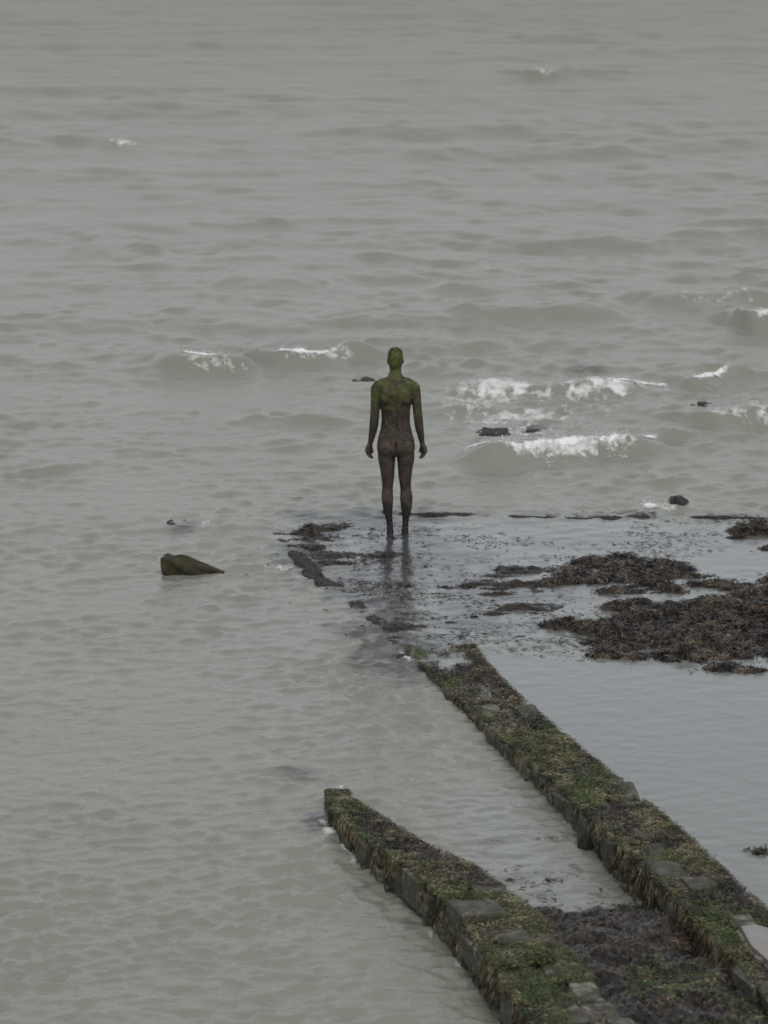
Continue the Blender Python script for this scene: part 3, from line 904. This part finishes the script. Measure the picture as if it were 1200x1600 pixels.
def foam_crest(pts, hgt, thick, label, seed, n, env_pow=0.6):
    """froth on a breaking crest: a lumpy torn skin on the water, with flecks of spray above it"""
    r = np.random.default_rng(seed)
    px = np.array(pts)
    x0, x1 = px[0, 0], px[-1, 0]
    nu, nv = int((x1 - x0) / 0.011) + 30, int(thick * 4.2 / 0.022) + 4
    U, Vv = np.meshgrid(np.linspace(-0.08, 1.08, nu), np.linspace(-1, 1, nv), indexing='ij')
    X = x0 + (x1 - x0) * U
    Y = np.interp(X, px[:, 0], px[:, 1]) + 0.05 - Vv * thick * 2.1 + 0.25 * thick * (fbm(X * 2.3, X * 0 + 2, 3, seed + 4) - 0.5)
    n1 = fbm(X * 7, Y * 3.5, 5, seed); n2 = fbm(X * 22, Y * 11, 3, seed + 3); n3 = fbm(X * 2.2, Y * 0.25, 3, seed + 6)
    ee = np.clip(np.sin(np.pi * np.clip(U, 0, 1)), 0, 1) ** env_pow
    # dense and sharp at the top of the crest, thinning and torn down the front
    prof = np.where(Vv < -0.25, np.exp(-((Vv + 0.25) / 0.16) ** 2), np.exp(-((Vv + 0.25) / 0.55) ** 2))
    mask = ee * (0.45 + 1.1 * n3) * prof + 1.1 * (n1 - 0.5) + 0.6 * (n2 - 0.5)
    Z = sea_z(X, Y) + 0.003 + np.clip(mask - 0.34, 0, 1) * 0.40 * hgt * (0.3 + 0.5 * n1 + 0.35 * (n2 - 0.3))
    i = np.arange(nu * nv).reshape(nu, nv)
    F = np.stack([i[:-1, :-1], i[1:, :-1], i[1:, 1:], i[:-1, 1:]], -1).reshape(-1, 4)
    F = F[mask.ravel()[F].mean(1) > 0.28]
    used, inv = np.unique(F.ravel(), return_inverse=True)
    Vt = np.stack([X.ravel(), Y.ravel(), Z.ravel()], 1)[used]
    F = inv.reshape(-1, 4)
    # spray
    n = n // 12
    k = r.integers(0, len(Vt), n)
    D0 = Vt[k] + np.stack([r.normal(0, 0.015, n), r.normal(0, 0.03, n), np.abs(r.normal(0, 0.22 * hgt, n))], 1)
    sz = 0.002 + 0.005 * r.random(n) ** 2
    D = (D0[:, None] + ICO_V[None] * sz[:, None, None]).reshape(-1, 3)
    T = (ICO_F[None] + (np.arange(n) * len(ICO_V))[:, None, None]).reshape(-1, 3) + len(Vt)
    F3 = np.concatenate([F[:, [0, 1, 2]], F[:, [0, 2, 3]], T], 0)
    me = mesh_np("wave_foam", np.concatenate([Vt, D]), F3)
    attr(me, "dens", np.r_[(mask.ravel()[used] - 0.28) * 1.5, np.full(len(D), 0.9)])
    o = link("wave_foam", me, FOAM)
    tag(o, label, "foam", kind="stuff")
    return o


foam_crest([(1.288, 48.776), (1.541, 48.622), (1.846, 48.93), (2.222, 49.086), (2.557, 49.125), (2.867, 49.36)], 0.20, 0.24, "large white breaking wave right of the statue at hip height", 41, 16000, 0.35)
foam_crest([(0.901, 48.93), (1.071, 48.93), (1.253, 48.853)], 0.07, 0.16, "small white curl left of the large breaking wave", 42, 900)
foam_crest([(-2.746, 55.391), (-2.571, 55.195), (-2.316, 55.049), (-2.002, 55.049)], 0.13, 0.18, "left one of the two white crests left of the statue", 43, 2600, 0.45)
foam_crest([(-1.415, 55.391), (-1.204, 55.293), (-0.831, 55.342), (-0.545, 55.787)], 0.11, 0.18, "right one of the two white crests beside the statue's head", 44, 2400, 0.5)
foam_crest([(2.798, 46.009), (2.956, 45.975), (3.136, 46.078)], 0.14, 0.16, "white splash against the dark rock on the shelf line", 45, 3000, 0.5)
foam_crest([(2.682, 53.214), (2.977, 53.489), (3.355, 53.766), (3.601, 53.812)], 0.07, 0.2, "white broken crest behind the foam streaks at right", 46, 2600)
foam_crest([(3.887, 53.859), (4.144, 54.046), (4.491, 54.519)], 0.09, 0.22, "white crest farthest right, above the small dark rock", 47, 2000)
foam_crest([(2.992, 49.597), (3.109, 49.677), (3.229, 49.797)], 0.06, 0.15, "faint white curl right of the large breaking wave", 48, 500)

# ------------------------------------------------------------------ puddle among the corner weed
def puddle(cx, cy, z, rx, ry, label, seed):
    a = np.linspace(0, 2 * math.pi, 40, endpoint=False)
    rr = 0.7 + 0.6 * vnoise(np.cos(a) * 1.6 + 4, np.sin(a) * 1.6 + 4, seed)
    V = np.concatenate([[(cx, cy, z)], np.stack([cx + rx * rr * np.cos(a), cy + ry * rr * np.sin(a), np.full(40, z)], 1)])
    F = np.array([(0, k + 1, (k + 1) % 40 + 1) for k in range(40)])
    me = mesh_np("puddle", V, F)
    attr(me, "weedy", np.zeros(41)); attr(me, "clear", np.ones(41)); attr(me, "calm", np.ones(41)); attr(me, "foam", np.zeros(41))
    tag(link("puddle", me, SEA), label, kind="structure")


puddle(PUD[0], PUD[1], 0.205, 0.30, 0.42, "small puddle in the weed at the bottom", 3)


def slab():
    """pale flat stone on top of the long wall"""
    out = [(2.506, 29.51), (2.648, 29.572), (2.899, 29.327), (3.054, 28.617), (2.854, 27.911), (2.672, 28.545), (2.548, 29.027)]
    bm = bmesh.new()
    ox, oy = far_wall.location[:2]
    f = bm.faces.new([bm.verts.new((q[0] - ox, q[1] - oy, 0.22)) for q in out])
    if f.normal.z < 0: f.normal_flip()
    e = bmesh.ops.extrude_face_region(bm, geom=[f])
    for v in e['geom']:
        if isinstance(v, bmesh.types.BMVert): v.co.z = 0.375
    bmesh.ops.recalc_face_normals(bm, faces=bm.faces)
    bmesh.ops.bevel(bm, geom=[q for q in bm.edges], offset=0.03, segments=2, affect='EDGES')
    me = bpy.data.meshes.new("slab"); bm.to_mesh(me); bm.free()
    M = Mat("pale_wet_slab")
    M.l(M.mix(M.noise(M.pos(), 7, 5, 0.6), (0.11, 0.098, 0.088), (0.24, 0.215, 0.20)), M.b.inputs['Base Color'])
    M.b.inputs['Roughness'].default_value = 0.35
    M.bump(M.noise(M.pos(), 20, 4), 0.3, 0.01)
    o = link("slab", me, M.m, far_wall)
    o["label"] = "pale pinkish wet slab on the wall top"


slab()

# ------------------------------------------------------------------ statue
def tube(bm, path, seg=20):
    """path: (x, y, z, rx, ry) rings joined to a closed limb; rings lie across the path"""
    rings = []
    n = len(path)
    for k, (x, y, z, rx, ry) in enumerate(path):
        a = Vector(path[max(k - 1, 0)][:3]); b = Vector(path[min(k + 1, n - 1)][:3])
        d = (b - a).normalized()
        sx = Vector((1, 0, 0)); sx = (sx - d * sx.dot(d))
        if sx.length < 0.2:
            sx = Vector((0, 1, 0)) - d * d.y
        sx.normalize(); sy = d.cross(sx)
        rings.append([bm.verts.new(Vector((x, y, z)) + sx * rx * math.cos(t) + sy * ry * math.sin(t)) for t in np.linspace(0, 2 * math.pi, seg, endpoint=False)])
    for k in range(n - 1):
        for q in range(seg):
            bm.faces.new((rings[k][q], rings[k][(q + 1) % seg], rings[k + 1][(q + 1) % seg], rings[k + 1][q]))
    bm.faces.new(rings[0][::-1]); bm.faces.new(rings[-1])


def ball(bm, c, s):
    r = bmesh.ops.create_icosphere(bm, subdivisions=3, radius=1.0)
    for v in r['verts']:
        v.co = Vector((v.co.x * s[0] + c[0], v.co.y * s[1] + c[1], v.co.z * s[2] + c[2]))


def dense(path, k=4):
    P = np.array(path, float); n = len(P)
    t = np.arange(n); tt = np.linspace(0, n - 1, (n - 1) * k + 1)
    out = []
    for q in tt:                                          # Catmull-Rom through the rings
        i = min(int(q), n - 2); f = q - i
        p0, p1, p2, p3 = P[max(i - 1, 0)], P[i], P[i + 1], P[min(i + 2, n - 1)]
        out.append(tuple(0.5 * (2 * p1 + (p2 - p0) * f + (2 * p0 - 5 * p1 + 4 * p2 - p3) * f * f + (3 * p1 - p0 - 3 * p2 + p3) * f ** 3)))
    return out


def statue_mesh():
    bm = bmesh.new()
    # trunk and neck: x, y, z, half width, half depth (front is +y)
    tube(bm, dense([(0.004, 0.0, 0.845, 0.13, 0.08), (0.004, -0.005, 0.895, 0.195, 0.115), (0.004, -0.008, 0.95, 0.200, 0.118), (0.003, -0.002, 1.02, 0.191, 0.108),
                    (0.003, 0.008, 1.10, 0.168, 0.098), (0.002, 0.012, 1.18, 0.153, 0.094), (0.001, 0.010, 1.26, 0.150, 0.098), (0.0, 0.005, 1.35, 0.158, 0.108),
                    (0.0, 0.0, 1.45, 0.176, 0.118), (0.0, -0.006, 1.53, 0.190, 0.116), (0.0, -0.012, 1.60, 0.185, 0.098), (-0.002, -0.014, 1.645, 0.150, 0.078),
                    (-0.002, -0.008, 1.680, 0.095, 0.066), (-0.002, 0.0, 1.712, 0.066, 0.062), (-0.002, 0.008, 1.76, 0.060, 0.062), (-0.002, 0.012, 1.80, 0.058, 0.06)]), 32)
    # head
    tube(bm, dense([(-0.003, 0.05, 1.735, 0.030, 0.035), (-0.003, 0.04, 1.755, 0.052, 0.068), (-0.003, 0.03, 1.79, 0.066, 0.088), (-0.003, 0.022, 1.83, 0.075, 0.098),
                    (-0.003, 0.018, 1.875, 0.081, 0.103), (-0.003, 0.014, 1.915, 0.081, 0.101), (-0.003, 0.012, 1.945, 0.068, 0.088), (-0.003, 0.012, 1.973, 0.042, 0.058), (-0.003, 0.012, 1.986, 0.014, 0.020)]), 28)
    ball(bm, (-0.003, 0.128, 1.845), (0.014, 0.022, 0.026))      # nose
    ball(bm, (-0.003, 0.112, 1.80), (0.028, 0.014, 0.010))       # lips
    ball(bm, (-0.003, 0.108, 1.760), (0.024, 0.020, 0.018))      # chin
    ball(bm, (-0.003, 0.104, 1.890), (0.055, 0.018, 0.012))      # brow
    for s in (-1, 1):
        ball(bm, (-0.003 + s * 0.081, 0.012, 1.850), (0.010, 0.020, 0.031))       # ears
        ball(bm, (-0.003 + s * 0.032, 0.112, 1.868), (0.014, 0.010, 0.010))       # eyelids
        ball(bm, (0.004 + s * 0.085, -0.072, 0.925), (0.090, 0.058, 0.095))       # seat
        ball(bm, (s * 0.100, -0.088, 1.49), (0.062, 0.032, 0.090))                # shoulder blades
        ball(bm, (s * 0.085, 0.085, 1.48), (0.085, 0.045, 0.065))                 # chest
        tube(bm, dense([(s * 0.06, -0.01, 1.655, 0.03, 0.035), (s * 0.12, -0.015, 1.630, 0.046, 0.05), (s * 0.175, -0.012, 1.592, 0.052, 0.06), (s * 0.21, -0.01, 1.55, 0.05, 0.06)]), 20)
        ball(bm, (s * 0.203, -0.008, 1.560), (0.052, 0.062, 0.070))
    arms = {-1: [(-0.205, -0.008, 1.585, 0.045, 0.055), (-0.208, -0.010, 1.52, 0.047, 0.055), (-0.211, -0.012, 1.43, 0.045, 0.05), (-0.217, -0.014, 1.31, 0.043, 0.046),
                 (-0.224, -0.012, 1.22, 0.043, 0.043), (-0.233, 0.0, 1.14, 0.041, 0.043), (-0.247, 0.018, 1.06, 0.034, 0.038), (-0.262, 0.034, 0.985, 0.026, 0.032), (-0.272, 0.042, 0.945, 0.026, 0.034)],
            1: [(0.205, -0.008, 1.585, 0.045, 0.055), (0.212, -0.010, 1.52, 0.047, 0.055), (0.219, -0.012, 1.43, 0.045, 0.05), (0.231, -0.014, 1.31, 0.043, 0.046),
                (0.241, -0.012, 1.22, 0.043, 0.043), (0.250, 0.0, 1.14, 0.040, 0.043), (0.265, 0.018, 1.06, 0.033, 0.038), (0.277, 0.034, 0.985, 0.026, 0.032), (0.286, 0.042, 0.945, 0.026, 0.034)]}
    for s, path in arms.items():
        path = [(a, b, c, d * 1.12, e * 1.08) for a, b, c, d, e in path]
        tube(bm, dense(path), 20)
        hx = path[-1][0]
        # palm: turned half back, so its little-finger edge shows from behind
        ax = Vector((-s * 0.45, 0.89, 0))                 # from little finger to thumb
        nrm = Vector((-s * 0.89, -0.45, 0))               # out of the palm
        c0 = Vector((hx, 0.042, 0.962)); c1 = Vector((hx + s * 0.014, 0.040, 0.868))
        for k in range(5):
            f = (k - 2) / 2
            tube(bm, dense([(*(c0 + ax * 0.017 * f), 0.014, 0.014), (*(c0.lerp(c1, 0.5) + ax * 0.031 * f - nrm * 0.004), 0.024, 0.020), (*(c1 + ax * 0.038 * f), 0.020, 0.017)]), 10)
        for k, ln in enumerate((0.066, 0.082, 0.090, 0.083)):       # little, ring, middle, index
            f = (k - 1.5) / 1.5
            p0 = c1 + ax * 0.034 * f
            d = Vector((0, 0, -1)); pts = []
            p = p0 + Vector((0, 0, 0.012))
            for q, (fr, bend) in enumerate(((0.0, 0.25), (0.45, 0.55), (0.32, 0.85), (0.28, 0.95))):
                p = p + d * ln * fr
                pts.append((p.x, p.y, p.z, 0.0125 - 0.0008 * q, 0.0108 - 0.0008 * q))
                d = (Vector((0, 0, -1)) * math.cos(bend) + nrm * math.sin(bend)).normalized()
            tube(bm, dense(pts, 3), 10)
        t0 = c0 + ax * 0.026 + Vector((0, 0, -0.02))
        t1 = t0 + ax * 0.016 + Vector((0, 0.006, -0.036)) + nrm * 0.002; t2 = t1 + ax * 0.002 + Vector((0, 0, -0.034)) + nrm * 0.010; t3 = t2 + Vector((0, 0, -0.020)) + nrm * 0.008
        tube(bm, dense([(*t0, 0.015, 0.015), (*t1, 0.0125, 0.0125), (*t2, 0.011, 0.011), (*t3, 0.008, 0.008)], 3), 10)
    legs = {-1: [(-0.090, -0.005, 0.93, 0.090, 0.10), (-0.094, -0.005, 0.86, 0.089, 0.098), (-0.092, 0.0, 0.79, 0.084, 0.092), (-0.086, 0.006, 0.70, 0.073, 0.082), (-0.083, 0.012, 0.62, 0.066, 0.072),
                 (-0.083, 0.014, 0.54, 0.057, 0.062), (-0.086, 0.010, 0.475, 0.054, 0.058), (-0.087, -0.006, 0.40, 0.058, 0.060), (-0.084, -0.016, 0.34, 0.055, 0.058), (-0.079, -0.016, 0.26, 0.046, 0.050),
                 (-0.070, -0.012, 0.18, 0.038, 0.042), (-0.060, -0.008, 0.10, 0.033, 0.038), (-0.058, -0.008, 0.05, 0.036, 0.045), (-0.058, -0.005, -0.03, 0.040, 0.05), (-0.058, -0.005, -0.10, 0.041, 0.05)],
            1: [(0.096, -0.005, 0.93, 0.090, 0.10), (0.104, -0.005, 0.86, 0.089, 0.098), (0.106, 0.0, 0.79, 0.084, 0.092), (0.101, 0.006, 0.70, 0.073, 0.082), (0.100, 0.012, 0.62, 0.066, 0.072),
                (0.103, 0.014, 0.54, 0.057, 0.062), (0.108, 0.010, 0.475, 0.055, 0.058), (0.113, -0.006, 0.40, 0.062, 0.062), (0.114, -0.016, 0.34, 0.060, 0.060), (0.113, -0.016, 0.26, 0.050, 0.051),
                (0.108, -0.012, 0.18, 0.038, 0.042), (0.104, -0.008, 0.10, 0.033, 0.038), (0.101, -0.008, 0.05, 0.036, 0.045), (0.101, -0.005, -0.03, 0.040, 0.05), (0.101, -0.005, -0.10, 0.041, 0.05)]}
    for s, path in legs.items():
        path = [(a, b, c, d * (1.07 if c > 0.2 else 1.0), e * 1.04) for a, b, c, d, e in path]
        tube(bm, dense(path), 22)
        ball(bm, (path[6][0], 0.05, 0.50), (0.04, 0.03, 0.05))                     # kneecap
        fx = path[-2][0]
        tube(bm, dense([(fx, -0.045, -0.045, 0.034, 0.035), (fx, 0.0, -0.03, 0.038, 0.048), (fx + s * 0.01, 0.08, -0.045, 0.042, 0.035), (fx + s * 0.02, 0.16, -0.06, 0.046, 0.022), (fx + s * 0.022, 0.205, -0.068, 0.036, 0.014)]), 18)
    me = bpy.data.meshes.new("statue_parts")
    bm.normal_update(); bm.to_mesh(me); bm.free()
    tmp = bpy.data.objects.new("statue_tmp", me)
    col.objects.link(tmp)
    md = tmp.modifiers.new("r", 'REMESH'); md.mode = 'VOXEL'; md.voxel_size = 0.0065; md.use_smooth_shade = True
    sm = tmp.modifiers.new("s", 'SMOOTH'); sm.factor = 0.5; sm.iterations = 8
    dg = bpy.context.evaluated_depsgraph_get()
    out = bpy.data.meshes.new_from_object(tmp.evaluated_get(dg))
    bpy.data.objects.remove(tmp)
    co = np.empty(len(out.vertices) * 3); out.vertices.foreach_get("co", co); co = co.reshape(-1, 3)
    x, y, z = co.T
    back = smooth(0.0, -0.05, y)
    dep = 0.014 * np.exp(-((x / 0.016) ** 2)) * smooth(1.02, 1.10, z) * smooth(1.68, 1.58, z)          # spine
    dep += 0.030 * np.exp(-(((x - 0.004) / 0.012) ** 2)) * smooth(0.84, 0.88, z) * smooth(1.02, 0.97, z)
    co[:, 1] += dep * back
    out.vertices.foreach_set("co", co.astype(np.float32).ravel())
    out.update()
    for pl in out.polygons: pl.use_smooth = True
    out.name = "statue"
    return out


sx, sy = (0.122, 44.703)
statue = link("statue", statue_mesh(), IRON, None, (sx, sy, -0.004))
tag(statue, "moss-stained dark iron figure of a standing naked person seen from behind, ankle-deep", "statue")


def statue_moss():
    me = statue.data
    n = len(me.vertices)
    co = np.empty(n * 3); me.vertices.foreach_get("co", co); co = co.reshape(-1, 3)
    no = np.empty(n * 3); me.vertices.foreach_get("normal", no); no = no.reshape(-1, 3)
    r = np.random.default_rng(91)
    pr = 0.9 * smooth(1.90, 1.97, co[:, 2]) + 0.10 * smooth(1.45, 1.62, co[:, 2]) * (no[:, 2] > -0.1) * smooth(0.45, 0.6, fbm(co[:, 0] * 16, co[:, 2] * 16, 3, 4))
    B = co[r.random(n) < pr * 0.5]
    o = link("moss", frond_mesh("moss", B, 0.016, 0.005, (0.2, 1.5), 0.3, seed=3), MOSS, statue)
    o["kind"] = "stuff"


statue_moss()
